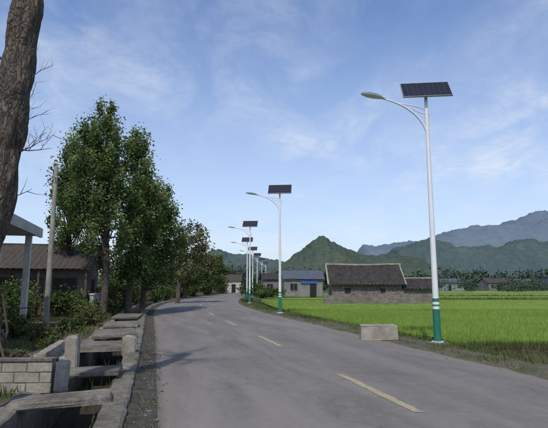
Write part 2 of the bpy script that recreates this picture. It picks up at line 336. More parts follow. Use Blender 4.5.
# ---------------------------------------------------------------- street lamps
def lamp(loc,yaw):
    e=empty('solar_street_lamp',loc,yaw)
    b=Buf(); b.box((0,0,.03),(.5,.5,.1),1,bev=.02); b.tube([(0,0,.08),(0,0,.11)],[.17,.17],12,0); 
    b.tube([(0,0,1.3),(0,0,7.3)],[.087,.048],14,0)
    b.tube([(0,0,7.2),(0,0,7.45)],[.05,.05],12,0); b.obj('pole',[M_white,M_conc2],e)
    b=Buf(); b.tube([(0,0,.11),(0,0,1.0)],[.108,.098],14); b.tube([(0,0,1.08),(0,0,1.13)],[.098,.097],14); b.tube([(0,0,1.2),(0,0,1.3)],[.096,.094],14); b.obj('green_base',[M_green],e)
    b=Buf(); b.tube([(0,0,1.0),(0,0,1.08)],[.096,.096],14); b.tube([(0,0,1.13),(0,0,1.2)],[.095,.095],14); b.obj('white_bands',[M_white],e)
    def bez(p0,p1,p2,p3,n=14):
        return [tuple((1-t)**3*np.array(p0)+3*(1-t)**2*t*np.array(p1)+3*(1-t)*t*t*np.array(p2)+t**3*np.array(p3)) for t in np.linspace(0,1,n)]
    b=Buf(); b.tube(bez((0,0,6.15),(-.1,0,6.7),(-.7,0,7.08),(-1.45,0,7.16)),list(np.linspace(.035,.026,14)),8)
    b.tube(bez((.12,0,6.45),(.25,0,7.1),(-.35,0,7.0),(-.9,0,7.07)),[.018]*14,6)
    b.tube(bez((0,0,6.3),(.1,0,6.3),(.14,0,6.4),(.12,0,6.5),6),[.018]*6,6)
    b.tube(bez((0,0,6.85),(-.15,0,6.8),(-.35,0,6.85),(-.48,0,6.95),8),[.016]*8,6)
    b.obj('arm',[M_white],e)
    hb=Buf(); prof=[(-1.35,.03,.03),(-1.5,.10,.05),(-1.7,.15,.075),(-1.9,.15,.075),(-2.05,.10,.05),(-2.14,.03,.02)]
    n=12; vs=[]
    for (x,w,h) in prof:
        for k in range(n):
            t=2*math.pi*k/n; z=math.sin(t)*(h if math.sin(t)>0 else h*.5); vs.append((x,math.cos(t)*w,7.17+z+(-(x+1.35))*.10))
    fs=[];mi=[]
    for i in range(len(prof)-1):
        for k in range(n): fs.append((i*n+k,i*n+(k+1)%n,(i+1)*n+(k+1)%n,(i+1)*n+k)); mi.append(0 if (k<n/2) and i>=1 else 1)
    hb.add(vs,fs,0,True); hb.m=mi; hb.add(vs[:n],[tuple(range(n))],1); hb.add(vs[-n:],[tuple(range(n))],1)
    hb.obj('lamp_head',[M_green,M_white],e)
    pe=empty('solar_panel',(0,-.02,7.58),-yaw-R(6)); pe.parent=e
    t=R(52); rot=Matrix.Rotation(t,3,'X')
    b=Buf(); b.box((0,0,0),(1.42,.76,.035),0,rot); b.obj('cells',[M_cell],pe)
    b=Buf()
    for sx in (-1,1): b.box(rot@Vector((sx*.72,0,.002)),(.018,.80,.05),0,rot)
    for sy in (-1,1): b.box(rot@Vector((0,sy*.39,.002)),(1.418,.018,.05),0,rot)
    b.tube([(0,.05,-.16),(0,.05,.0)],[.04,.04],8); b.box(rot@Vector((0,0,-.05)),(.5,.05,.05),0,rot)
    b.obj('panel_frame',[M_metal],pe)
    b=Buf()
    for i in range(1,9): b.box(rot@Vector((-.71+i*.158,0,.0185)),(.005,.75,.003),0,rot)
    for i in range(1,4): b.box(rot@Vector((0,-.38+i*.19,.0205)),(1.41,.005,.003),0,rot)
    b.obj('grid_lines',[M_line],pe)
    return e
for (x,y) in [(4.63,13.96),(.36,29.2),(-2.3,46),(-3.45,62),(-3.4,77),(-3.2,92),(-2.7,108),(-2.1,124)]:
    sl=(float(cx(y+3))-float(cx(y-3)))/6; lamp((x,y,0),math.atan(-sl))
b=Buf(); e=empty('utility_pole',(-9.3,20.0,0)); b.tube([(0,0,-.1),(0,0,6.7)],[.12,.08],12); b.obj('shaft',[M_conc],e)
b=Buf(); b.tube([(0,0,6.2),(0,0,6.28)],[.10,.10],12); b.tube([(0,-.1,6.24),(0,-.26,6.24)],[.02,.02],6); b.box((.0,-.28,6.28),(.05,.05,.12)); b.obj('bracket',[M_metal],e)

# ---------------------------------------------------------------- trees
def clusters_tree(name,base,trunk_pts,trunk_r,crown,ncl,nleaf,lsize,mat,csig=.45,seed=0,bark=None,zs=.8):
    r=np.random.default_rng(seed); e=empty(name,(0,0,0)); e.location=base
    b=Buf(); b.tube(trunk_pts,trunk_r,12,jit=.12)
    C=[]
    tot=sum(c[6] for c in crown)
    for (x,y,z,rx,ry,rzz,wt) in crown:
        m=int(ncl*wt/tot); d=r.normal(size=(m,3)); d/=np.linalg.norm(d,axis=1)[:,None]; rad=r.uniform(.15,1.15,m)**.5
        p=np.stack([x+d[:,0]*rx*rad,y+d[:,1]*ry*rad,z+d[:,2]*rzz*rad],1); C.append(p)
    C=np.concatenate(C)
    tp=np.array(trunk_pts,float)
    for c in C[::2]:
        zt=max(tp[0,2]+.35*(tp[-1,2]-tp[0,2])*.6,c[2]-r.uniform(.8,2.2)); zt=min(zt,tp[-1,2])
        a=np.array([np.interp(zt,tp[:,2],tp[:,0]),np.interp(zt,tp[:,2],tp[:,1]),zt])
        mid=(a+c)/2+np.array([0,0,-.15])+r.normal(0,.1,3)
        L=np.linalg.norm(c-a); b.tube([a,mid,c],[.022*L+.01,.014*L+.006,.008],6,cap=False)
    b.obj('trunk_and_limbs',[bark or M_bark],e)
    per=nleaf//len(C); P=[];Vv=[]
    for c in C:
        k=int(per*r.uniform(.4,1.6)); s=csig*r.uniform(.5,1.35)
        q=r.normal(size=(k,3))*s*np.array([.85,.85,zs]); P.append(c+q)
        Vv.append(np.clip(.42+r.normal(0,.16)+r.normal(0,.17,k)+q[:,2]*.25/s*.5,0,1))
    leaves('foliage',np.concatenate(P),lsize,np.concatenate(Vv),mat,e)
    return e
clusters_tree('poplar_tree',(-8.6,24.6,0),[(0,0,-.1),(.05,0,1.5),(-.05,0,4),(-.2,0,7.5),(-.3,0,10.3)],[.2,.17,.14,.09,.03],
   [(-.45,0,9.5,.85,1.0,1.9,3),(.1,0,7.6,1.25,1.3,2.2,4),(-.9,0,6.4,1.5,1.5,2.6,4),(.4,0,4.6,1.4,1.5,2.0,3),(-1.1,0,8.2,.9,1.2,1.9,2)],170,31000,.12,M_leaf,.21,1,None,1.6)
clusters_tree('poplar_tree',(-11.6,27.2,0),[(0,0,-.1),(.05,0,1.5),(-.05,0,4),(-.1,0,7.5),(0,0,9.6)],[.17,.15,.12,.08,.03],
   [(.1,0,9.2,.7,.9,1.7,2),(-.1,0,7.0,1.1,1.3,2.2,3),(.1,0,5.0,1.1,1.2,1.5,1.6)],75,13000,.12,M_leaf,.21,21,None,1.6)
clusters_tree('poplar_tree',(-8.2,27.4,0),[(0,0,-.1),(.05,0,1.5),(.05,0,4),(.1,0,7.5),(.2,0,9.0)],[.2,.17,.13,.09,.03],
   [(.2,0,8.9,.75,1.1,1.9,2),(.7,0,6.6,1.2,1.3,2.1,3),(.5,0,4.4,1.4,1.5,2.0,3),(.5,0,2.8,1.3,1.3,1.0,1)],125,23000,.125,M_leaf,.23,2,None,1.6)
clusters_tree('poplar_tree',(-8.5,31.5,0),[(0,0,-.1),(.05,0,1.5),(.05,0,4),(.3,0,6.5)],[.2,.17,.12,.03],
   [(.8,0,6.6,1.0,1.3,1.8,3),(1.4,0,4.6,1.3,1.5,1.9,3),(.9,0,2.8,1.3,1.4,1.0,1.5)],90,17000,.135,M_leaf,.26,3,None,1.5)
clusters_tree('olive_brown_tree',(-9.1,46,0),[(0,0,-.1),(.1,0,2),(.2,0,4),(.5,0,6.5)],[.25,.2,.14,.04],
   [(.9,0,5.9,1.7,2,1.5,3),(.0,0,3.6,2,2,1.6,2),(2.0,0,4.6,1.1,1.3,.9,1)],70,5200,.18,M_leafdry,.40,4)
clusters_tree('roadside_tree',(-12.2,66,0),[(0,0,-.1),(.1,0,2),(.2,0,4)],[.2,.16,.1],
   [(.2,0,3.6,2.4,2.2,2.0,3)],50,7000,.25,M_leaf,.5,5)
clusters_tree('roadside_tree',(-13,80,0),[(0,0,-.1),(.1,0,2),(.2,0,4.5)],[.2,.16,.1],
   [(.6,0,4.6,2.6,2.2,2.4,3)],50,7000,.27,M_leafdry,.5,6)
clusters_tree('roadside_tree',(-14,100,0),[(0,0,-.1),(.1,0,2),(.2,0,4.5)],[.2,.16,.1],
   [(1.8,0,4.6,2.8,2.2,3.0,3)],50,7000,.3,M_leaf,.6,8)
# foreground bare trunk
e=empty('bare_tree',(-3.86,6.0,0))
b=Buf()
pts=[(0,0,-.1),(.08,0,.6),(.2,0,1.6),(.32,0,2.6),(.38,0,3.0),(.37,0,3.4),(.43,0,3.8),(.42,0,4.1),(.47,0,4.4),(.46,0,4.8),(.52,0,5.3),(.55,0,5.9),(.5,-.1,6.8),(.45,-.2,7.6)]
rad=[.32,.23,.19,.175,.17,.175,.19,.22,.20,.175,.17,.18,.15,.12]
tt=np.linspace(0,len(pts)-1,260); P=np.array(pts); pr=[tuple(np.interp(t,range(len(pts)),P[:,i]) for i in range(3)) for t in tt]; rr=[float(np.interp(t,range(len(pts)),rad)) for t in tt]
b.tube(pr,rr,64,jit=.16)
r2=random.Random(5)
def branch(p,d,L,r,depth):
    pts=[Vector(p)];d=Vector(d).normalized(); n=6
    for i in range(n):
        d=(d+Vector((r2.gauss(0,.16),r2.gauss(0,.16),r2.gauss(0.06,.12)))).normalized(); pts.append(pts[-1]+d*L/n)
    b.tube(pts,[r*(1-.8*i/n) for i in range(n+1)],6,cap=False)
    if depth>0:
        for i in range(2,n+1):
            if r2.random()<.75:
                dd=(d+Vector((r2.gauss(0,.6),r2.gauss(0,.5),r2.gauss(.1,.5)))).normalized(); branch(pts[i],dd,L*r2.uniform(.35,.6),r*.45,depth-1)
branch((.4,0,2.95),(.5,.1,.6),.95,.016,2)
branch((.36,0,3.45),(.8,.1,-.12),.65,.012,2)
branch((.45,0,3.5),(.4,-.2,.9),.9,.013,2)
branch((.45,.0,3.3),(.9,.3,.5),.6,.009,2)
branch((.3,0,2.7),(.9,.1,.15),.5,.011,1)
branch((.3,0,4.6),(-.9,.1,.5),.9,.02,2)
for a in range(6):
    t=a*.9; branch((.5,-.1,6.6+a*.15),(math.cos(t)*.7-.7,math.sin(t)-.7,.8),2.0,.06,2)
b.obj('trunk_and_branches',[M_bark],e)

# ---------------------------------------------------------------- bushes & hedges
def bush(name,loc,rx,ry,h,n,size,mat=M_leaf2,seed=0,ncl=14):
    r=np.random.default_rng(seed+100); e=empty(name,loc)
    d=r.normal(size=(ncl,3)); d/=np.linalg.norm(d,axis=1)[:,None]; rad=r.uniform(.3,.9,ncl)[:,None]
    C=d*rad*np.array([rx,ry,h*.45])+np.array([0,0,h*.5])
    b=Buf()
    for c in C: b.tube([(c[0]*.15,c[1]*.15,0),(c[0]*.5,c[1]*.5,c[2]*.6),tuple(c)],[.02,.014,.006],5,cap=False)
    b.obj('stems',[M_wood],e)
    P=[];V=[]
    for c in C:
        k=int(n/ncl*r.uniform(.5,1.5)); q=r.normal(size=(k,3))*np.array([rx,ry,h*.5])*.26; p=c+q; p[:,2]=np.abs(p[:,2]); P.append(p); V.append(.4+r.normal(0,.15)+r.normal(0,.18,k))
    leaves('leaves',np.concatenate(P),size,np.concatenate(V),mat,e)
i=0
for (o,y,rx,ry,h,n,s) in [(-6.3,10.2,.35,.3,.35,450,.06),(-7.2,10.9,.45,.4,.45,700,.07),(-6.0,12.6,.4,.4,.4,500,.06),(-6.6,14.0,.5,.5,.6,900,.08),(-7.6,14.8,.5,.5,.8,900,.09),
     (-6.2,17.2,.5,.7,.5,800,.08),(-5.8,20.0,.5,1.0,.7,1400,.09),(-6.6,22,.7,.8,1.1,1800,.10),(-5.9,25.5,.6,1.3,.9,2200,.11),(-6.1,29.5,.8,1.8,1.4,3200,.12),
     (-5.8,34,.9,2.2,1.7,3600,.13),(-6.0,39,1.0,2.4,1.8,3600,.14),(-5.8,44,1,2.4,1.6,3200,.15),(-5.6,50,1.1,3,1.7,3200,.17),(-5.6,58,1.2,4,1.8,3200,.2),(-5.4,68,1.2,4,2.2,3000,.22),(-5.6,80,1.4,5,2.6,3000,.25),(-5.6,94,1.5,6,3.0,3000,.3),(-6,112,2,8,3.6,3000,.35)]:
    x,yy_,z=offp(o,y); bush('roadside_bush',(x,yy_,.03),rx,ry,h,n,s,M_leaf2 if i%3 else M_leafdry,i); i+=1
for (x,y,rx,ry,h,n,s) in [(-10.6,24.5,1.0,1,1.5,2200,.12),(-12.8,24,1.2,1,1.8,2200,.12),(-11.6,22.6,.9,.8,1.3,1800,.1),(-13.8,23,1.0,.8,1.6,1800,.1),(-3.6,80,2.4,6,2.2,3000,.25),(-1.5,66,1.0,2,1.0,1500,.2),(-2.9,52,.6,1.6,.45,900,.12),(-.6,72,2,3,1.4,2000,.2),(-6.2,9.0,.5,.4,.5,700,.06),(-5.3,8.8,.3,.3,.35,350,.05)]:
    bush('shrub',(x,y,0.03),rx,ry,h,n,s,M_leaf2,i); i+=1

def scat(n,of,yf): 
    y=rng.uniform(*yf,n); o=rng.uniform(*of,n); return o,y
def patchy(o,y,th,sc=.8): 
    return np.array([mn.noise(Vector((a*sc,b_*sc,9)))>th for a,b_ in zip(o,y)])
o,y=scat(34000,(-11,-5.4),(5,34)); k=patchy(o,y,-.05); o=o[k];y=y[k]; P=np.stack([cx(y)+o,y,np.full(len(o),.06)],1)
k=~((P[:,0]>-8)&(P[:,1]<7.2)); blades('left_weeds',P[k],.17,.02,M_grass,lean=.8)
o,y=scat(40000,(3.5,6.6),(5,60)); k=patchy(o,y,.0,1.2)|(o>4.6)&(rng.random(len(o))<.8); k&=((o+rng.normal(0,.3,len(o)))>3.95); o=o[k];y=y[k]; P=np.stack([cx(y)+o,y,np.where(o>5,-.02-(o-5)*.3,.0)],1); blades('verge_weeds',P,.15,.02,M_grass,lean=.8)
o,y=scat(9000,(-4.1,-3.3),(4,50)); k=patchy(o,y,.08,1.5); o=o[k];y=y[k]; blades('kerb_weeds',np.stack([cx(y)+o,y,np.where(o<-3.72,.10,.03)],1),.06,.012,M_grass,lean=.9)
o,y=scat(900,(-5.1,-4.1),(6,40)); blades('ditch_weeds',np.stack([cx(y)+o,y,np.full(len(o),-.72)],1),.25,.02,M_grass,lean=.6)
o=np.concatenate([rng.normal(-3.55,.12,350),rng.uniform(-9,-5.4,1300)]); y=np.concatenate([rng.uniform(4,30,350),rng.uniform(6,20,1300)])
leaves('leaf_litter',np.stack([cx(y)+o,y,np.where(o>-5.3,.05,.10)],1),.035,rng.uniform(0,1,len(o)),M_dead)
b=Buf(); rb=random.Random(3)
for q in range(1500):
    y=rb.uniform(4.5,24); o=rb.choice([rb.gauss(-3.50,.12),rb.gauss(-3.36,.10),rb.gauss(3.9,.25),rb.uniform(-8,-5.5)]); s=rb.uniform(.006,.02)*(1.7 if rb.random()<.08 else 1)
    c=Vector((float(cx(y))+o,y,.03 if o>-5 else .09)); vs=[c+Vector((rb.uniform(.6,1.2)*a*s,rb.uniform(.6,1.2)*bb*s,rb.uniform(.5,.9)*cc_*s)) for a,bb,cc_ in [(1,0,0),(0,1,0),(-1,0,0),(0,-1,0),(0,0,1),(0,0,-1)]]
    b.add(vs,[(0,1,4),(1,2,4),(2,3,4),(3,0,4),(1,0,5),(2,1,5),(3,2,5),(0,3,5)])
b.obj('loose_stones',[M_conc2])
b=Buf()
for q in range(60):
    s=rb.uniform(.05,.14); rot=Matrix.Rotation(rb.uniform(0,3),3,'Z')@Matrix.Rotation(rb.uniform(-.5,.5),3,'X'); x=rb.gauss(0,.45);y=rb.gauss(0,.35)
    b.box((x,y,max(.03,.22-.3*math.hypot(x,y))),(s*1.6,s,s*.8),0,rot,.012,.01)
b.obj('stone_rubble_pile',[M_conc],loc=(-5.7,10.6,.06))

# ---------------------------------------------------------------- rice field
def ricemat():
    m,nt=newmat('rice_canopy'); g=N(nt,'ShaderNodeNewGeometry').outputs['Position']
    f=noise(nt,g,.12,5,.6,.5); f2=noise(nt,g,7,4,.75); f3=noise(nt,mapping(nt,g,(1,.25,1)),.9,4,.6)
    c=mixc(nt,ramp(nt,f,.35,.65),(.16,.26,.046),(.24,.34,.072)); c=mixc(nt,ramp(nt,f2,.4,.7,0,.5),c,(.10,.17,.032)); c=mixc(nt,ramp(nt,f3,.5,.7,0,.4),c,(.29,.36,.11))
    finish(nt,c,.9,f2,1,.10,spec=.1); return m
M_canopy=ricemat()
def fieldsheet(name,y0,y1,omin,xmax,z,step):
    ys=np.arange(y0,y1+.01,step); V=[];F=[]; nx=60
    for y in ys:
        x0=float(cx(y))+omin; t=np.linspace(0,1,nx)**1.6; xs=x0+(xmax-x0)*t
        for x in xs: V.append((x,y,z+.05*mn.noise(Vector((x*.5,y*.5,0)))+.04*mn.noise(Vector((x*2,y*2,4)))))
    for j in range(len(ys)-1):
        for i in range(nx-1): a=j*nx+i; F.append((a,a+1,a+nx+1,a+nx))
    me=bpy.data.meshes.new(name); me.from_pydata(V,[],F); me.materials.append(M_canopy)
    o=bpy.data.objects.new(name,me); COL.objects.link(o)
fields=[(7.0,13.3,7.6,60),(14.6,36.5,6.3,120),(37.0,62,6.4,160),(63,84,8,180),(85.5,118,14,220),(120,170,30,260)]
for a,(y0,y1,om,xm) in enumerate(fields): fieldsheet('rice_field',y0,y1,om,xm,-.12 if a<5 else -.08,.5 if a<2 else (1 if a<4 else 3))
PP=[]
for (y0,y1,om,xm),n,lim in zip(fields[:4],[24000,100000,45000,20000],[16,34,50,70]):
    y=rng.uniform(y0,y1,n); x0=cx(y)+om-.1; x=x0+(lim-x0)*rng.uniform(0,1,n)**1.3; PP.append(np.stack([x,y,np.full(n,-.17)],1))
P=np.concatenate(PP); k=P[:,0]<(P[:,1]*.66+2); P=P[k]
blades('rice_plants',P,.22,.022,M_rice,lean=.5)
M_bund=simple('earth_bund',(.05,.055,.025),(.10,.10,.05),3,.95,.8,.04)
for (y,om,xm) in [(13.95,5.4,60),(62.5,6.5,160),(84.7,9,180),(119,16,220)]:
    b=Buf(); xs=np.linspace(float(cx(y))+om,xm,80); w=.35 if y<20 else .5
    V=[]
    for x in xs:
        j=.06*mn.noise(Vector((x,y,0))); 
        V+=[(x,y-w+j,-.36),(x,y-w*.5+j,-.02+j),(x,y+w*.5+j,-.02+j),(x,y+w+j,-.36)]
    b.add(V,[(4*i+q,4*i+4+q,4*i+5+q,4*i+1+q) for i in range(79) for q in range(3)]); b.obj('field_bund',[M_bund])
n=5200; x=rng.uniform(5.5,14,n); P=np.stack([x,13.95+rng.normal(0,.3,n),np.full(n,-.08)],1); blades('bund_weeds',P,.2,.02,M_grass,lean=.8)
for (y,x0,x1) in [(62.5,18,80),(84.7,4,110)]:
    n=4000; P=np.stack([rng.uniform(x0,x1,n),y+rng.normal(0,.3,n),np.full(n,-.1)],1); blades('bund_weeds',P,.4,.09,M_grass,lean=.8)

# ---------------------------------------------------------------- buildings
def ribroof(b,x0,x1,ya,za,yb,zb,mi,pitch=.28,amp=.04):
    n=max(4,int((x1-x0)/pitch*4)); V=[];F=[]; m=8
    for i in range(n+1):
        x=x0+(x1-x0)*i/n; h=amp*(.5+.5*math.cos(i*math.pi/2))
        for j in range(m+1):
            t=j/m; V.append((x,ya+(yb-ya)*t,za+(zb-za)*t+h+.09*mn.noise(Vector((x*.4,t*2,1)))+.02*mn.noise(Vector((x*4,t*9,1)))))
    for i in range(n):
        for j in range(m): a=i*(m+1)+j; F.append((a,a+m+1,a+m+2,a+1))
    b.add(V,F,mi)
def window(b,c,w,h,axis,glass,frame,depth=.06):
    x,y,z=c
    if axis=='y': 
        b.box((x,y,z),(w,.04,h),glass)
        for s in(-1,1): b.box((x+s*(w/2+.03),y-.01,z),(.06,.08,h+.12),frame); b.box((x,y-.01,z+s*(h/2+.03)),(w-.002,.08,.06),frame)
        b.box((x,y-.02,z),(.04,.05,h-.002),frame)
    else:
        b.box((x,y,z),(.04,w,h),glass)
        for s in(-1,1): b.box((x+.01,y+s*(w/2+.03),z),(.08,.06,h+.12),frame); b.box((x+.01,y,z+s*(h/2+.03)),(.08,w-.002,.06),frame)
        b.box((x+.02,y,z),(.05,.04,h-.002),frame)
e=empty('flat_roof_house',(-8.85,18.0,0),YAW)
b=Buf(); b.box((-3.6,-6,1.75),(4.2,11.4,3.46)); b.obj('walls',[M_plaster],e)
b=Buf(); b.box((-3,-6,3.61),(6.2,12.2,.2),bev=.015); b.box((.05,-6,3.63),(.09,12.3,.34),0); b.obj('roof_slab',[M_slab],e)
b=Buf(); [b.box((-.25,yv,1.76),(.2,.2,3.48),bev=.01) for yv in (-.4,-4,-7.6,-11.2)]; b.obj('porch_pillars',[M_plaster],e)
b=Buf(); 
for yv in (-2,-5.8,-9.6): window(b,(-1.49,yv,1.75),1.3,1.3,'x',0,1)
for yv in (-3.9,-7.7): b.box((-1.49,yv,1.1),(.05,.95,2.2),1)
b.obj('windows_and_doors',[M_dark,M_wood],e)
b=Buf(); b.box((-.9,-6,.06),(2.0,12,.16)); b.obj('porch_floor',[M_conc],e)
e=empty('tiled_roof_house',(-11.5,32.0,0),YAW)
b=Buf(); b.box((-3.6,-3,1.4),(7,5.6,2.9)); b.add([(-.1,-5.8,2.85),(-.1,-.2,2.85),(-.1,-3,3.85)],[(0,1,2)]); b.obj('walls',[M_brick],e)
b=Buf(); ribroof(b,-7.4,.35,-7.0,2.5,-3,4.0,0); ribroof(b,-7.4,.35,.3,2.75,-3,4.0,0); b.box((-3.5,-3,4.05),(7.8,.2,.12)); b.obj('roof',[M_tileb],e)
b=Buf(); [b.tube([(xv,-6.8,0),(xv,-6.8,2.5)],[.07,.06],8) for xv in (-7,-4.7,-2.3,0)]; b.obj('porch_posts',[M_wood],e)
b=Buf()
for xv in(-1.2,-4.2): window(b,(xv,-5.82,1.5),1.1,1.1,'y',0,1)
b.box((-2.7,-5.82,1.05),(.9,.05,2.1),1); window(b,(-.08,-3,1.5),1,1,'x',0,1); b.obj('windows_and_doors',[M_dark,M_wood],e)
b=Buf(); b.box((0,0,.6),(.18,5,1.2)); b.box((0,0,1.23),(.26,5.1,.07)); b.obj('white_yard_wall',[M_plaster],loc=(-10.0,27.5,0),rotz=YAW)
e=empty('stone_farmhouse',(5.6,50,-.1),-.03)
b=Buf(); b.box((4.0,2.6,.95),(7.2,4.6,2.0)); b.add([(.41,.3,1.95),(.41,4.9,1.95),(.41,2.6,3.7)],[(0,1,2)]); b.add([(7.59,.3,1.95),(7.59,4.9,1.95),(7.59,2.6,3.7)],[(0,1,2)])
b.box((9.2,1.9,.72),(3.2,3.2,1.5)); b.obj('walls',[M_stone],e)
b=Buf(); ribroof(b,0,7.9,-.25,1.85,2.6,3.95,0,.40,.10); ribroof(b,0,7.9,5.4,1.85,2.6,3.95,0,.40,.10)
ribroof(b,7.7,11.1,-.1,1.42,2.0,2.5,0,.40,.10); ribroof(b,7.7,11.1,3.9,1.42,2.0,2.5,0,.40,.10)
b.obj('tile_roof',[M_tile],e)
b=Buf()
for q in range(20): b.box((.1+q*.41,2.6,4.08+.04*math.cos(q*.33)),(.40,.2,.16),0,None,.02)
b.box((9.45,2.0,2.60),(3.4,.2,.14)); 
rot=Matrix.Rotation(math.atan2(2.1,2.85),3,'X'); b.box((-.02,1.17,2.95),(.16,3.5,.10),0,rot); b.box((7.92,1.17,2.95),(.12,3.5,.10),0,rot); b.obj('ridge',[M_conc],e)
b=Buf(); b.box((2.0,.28,1.3),(.6,.05,.5)); b.box((5.6,.28,1.3),(.5,.05,.4)); b.box((-.0+.39,2.6,1.0),(.05,.9,1.8)); b.obj('openings',[M_dark],e)
b=Buf()
for q in range(24): b.box((q*.4-.6,0,.45),(.42,.34,.95+random.uniform(-.1,.12)),jit=.03)
b.obj('stone_yard_wall',[M_stone],loc=(5.8,48.4,-.2))
def house(name,x,y,w,d,h,roof,wall,rmat,yaw=0,storeys=1,sign=None):
    e=empty(name,(x,y,0),yaw)
    b=Buf(); b.box((0,0,h/2),(w,d,h))
    if roof>0: 
        for s in(-1,1): b.add([(s*w/2,-d/2,h),(s*w/2,d/2,h),(s*w/2,0,h+roof*.93)],[(0,1,2)])
    b.obj('walls',[wall],e)
    b=Buf()
    if roof>0: ribroof(b,-w/2-.3,w/2+.3,-d/2-.4,h-.12,0,h+roof,0,.4,.06); ribroof(b,-w/2-.3,w/2+.3,d/2+.4,h-.12,0,h+roof,0,.4,.06)
    else: b.box((0,0,h+.12),(w+.5,d+.5,.2)); b.box((0,-d/2,h+.45),(w,.12,.45))
    b.obj('roof',[rmat],e)
    b=Buf(); nw=max(2,int(w/2.6))
    for s in range(storeys):
        for q in range(nw):
            xx=-w/2+(q+.5)*w/nw; zz=1.5+s*h/storeys
            if s==0 and q==nw//2: b.box((xx,-d/2-.02,1.05),(1,.06,2.1),0)
            else: window(b,(xx,-d/2-.02,zz),1.1,1.1,'y',0,1)
    b.obj('windows_and_doors',[M_dark,M_farwall],e)
    if sign: b=Buf(); b.box((sign[0],-d/2-.12,sign[1]),(sign[2],.08,sign[3])); b.obj('sign_board',[M_blue],e)
house('blue_roof_house',4.4,78,6.0,6,2.8,1.3,M_greywall,M_rblue,0.05,1,(0.8,2.3,2.4,.6))
house('roadside_house',.2,92,5,6,2.9,1.2,M_brick,M_tile,.1)
house('roadside_house',-11.8,120,7,6,3,1.4,M_plaster,M_tileb,.1)
for (x,y,w,d,h,rf,st,wl) in [(62,175,10,8,2.8,1.5,1,M_farwall),(82,178,11,8,2.8,1.6,1,M_greywall),(108,185,9,9,4.6,0,2,M_farwall),(96,192,9,8,3.0,1.4,1,M_farwall)]:
    house('distant_house',x,y,w,d,h,rf,wl,M_farroof if wl is not M_greywall else M_tileb,random.uniform(-.35,.35),st)
def belt(name,items,n,size,mat,seed):
    r=np.random.default_rng(seed); P=[];V=[]
    for (x,y,w,h) in items:
        m=7
        for q in range(m):
            c=np.array([x+r.normal(0,w*.28),y+r.normal(0,w*.2),h*r.uniform(.25,.75)]); k=n//m
            P.append(c+r.normal(size=(k,3))*np.array([w*.16,w*.16,h*.14])); V.append(.4+r.normal(0,.16)+r.normal(0,.14,k))
    P=np.concatenate(P); P[:,2]=np.abs(P[:,2]); leaves(name,P,size,np.concatenate(V),mat)
r=np.random.default_rng(11)
it=[(x,r.uniform(195,220),r.uniform(7,11),r.uniform(6,10)) for x in np.arange(-20,185,4.2)]
belt('distant_trees',it,300,1.0,M_leaffar,1)
it=[(x,r.uniform(300,330),r.uniform(9,16),r.uniform(9,14)) for x in np.arange(-90,280,8)]
belt('distant_trees',it,300,1.7,M_leaffar,2)
it=[(x,r.uniform(56,64),2.5,r.uniform(2,3.4)) for x in np.arange(13.5,19,1.6)]+[(x,r.uniform(142,168),r.uniform(4,8),r.uniform(2.2,5.0)) for x in 38+90*r.uniform(0,1,26)]
belt('field_trees',it,420,.45,M_leaffar,3)
it=[(x,r.uniform(100,135),5,r.uniform(4,7)) for x in np.arange(3,26,3)]+[(x,r.uniform(130,160),5,r.uniform(4,7)) for x in np.arange(-22,-8,3)]
belt('village_trees',it,400,.5,M_leaffar,4)
it=[(x,y,5,r.uniform(4,7)) for x,y in zip(r.uniform(-40,-16,16),r.uniform(40,110,16))]
belt('village_trees',it,600,.35,M_leaf,5)
# ---------------------------------------------------------------- hills
def hillmat(name,c1,c2,c3,sc):
    m,nt=newmat(name); g=N(nt,'ShaderNodeNewGeometry').outputs['Position']
    f=noise(nt,g,sc,5,.65); f2=noise(nt,g,sc*9,4,.7); c=mixc(nt,ramp(nt,f,.35,.65),c1,c2); c=mixc(nt,ramp(nt,f2,.45,.65,0,.7),c,c3)
    finish(nt,c,1,f2,.8,4,spec=0); return m
def hill(name,depth,prof,thick,mat,amp,nscale,seed,px=1.0,nx=220,ny=40,bumpy=0):
    xs=np.linspace(prof[0][0],prof[-1][0],nx); hs=np.interp(xs,[p[0] for p in prof],[p[1] for p in prof]); hs=np.convolve(np.pad(hs,3,'edge'),np.ones(7)/7,'valid')
    V=[];F=[]
    for j in range(ny):
        t=j/(ny-1)*2-1; w=max(0,math.cos(t*math.pi/2))**px
        for i in range(nx):
            x=xs[i]; y=depth+t*thick; h=hs[i]*w
            nz=mn.fractal(Vector((x*nscale,y*nscale,seed)),.9,2.1,6)*amp*min(1,h/15)
            nz+=bumpy*mn.noise(Vector((x*.22,y*.22,seed)))*min(1,h/15)
            V.append((x,y,max(-2,h+nz-1)))
    for j in range(ny-1):
        for i in range(nx-1): a=j*nx+i; F.append((a,a+1,a+nx+1,a+nx))
    me=bpy.data.meshes.new(name); me.from_pydata(V,[],F); me.materials.append(mat)
    for p in me.polygons: p.use_smooth=True
    o=bpy.data.objects.new(name,me); COL.objects.link(o)
MH1=hillmat('far_hill_forest_hazed',(.115,.155,.20),(.135,.175,.21),(.10,.14,.185),.012)  # bluish aerial haze is mixed into the forest colours
MH2=hillmat('mid_hill_forest_hazed',(.068,.100,.108),(.090,.122,.112),(.052,.080,.090),.02)  # blue-green holds distance haze in the base colour
MH3=hillmat('near_hill_forest_hazed',(.062,.090,.078),(.095,.118,.086),(.042,.066,.058),.03)  # haze tint painted into the colour, weaker than on the far hills
hill('far_hills',900,[(120,0),(150,68),(195,71),(240,80),(285,88),(330,99),(365,108),(400,115),(440,118),(475,130),(495,137),(520,132),(560,145),(650,170),(760,150),(900,60),(1000,0)],260,MH1,22,.008,3,bumpy=2.5,nx=400)
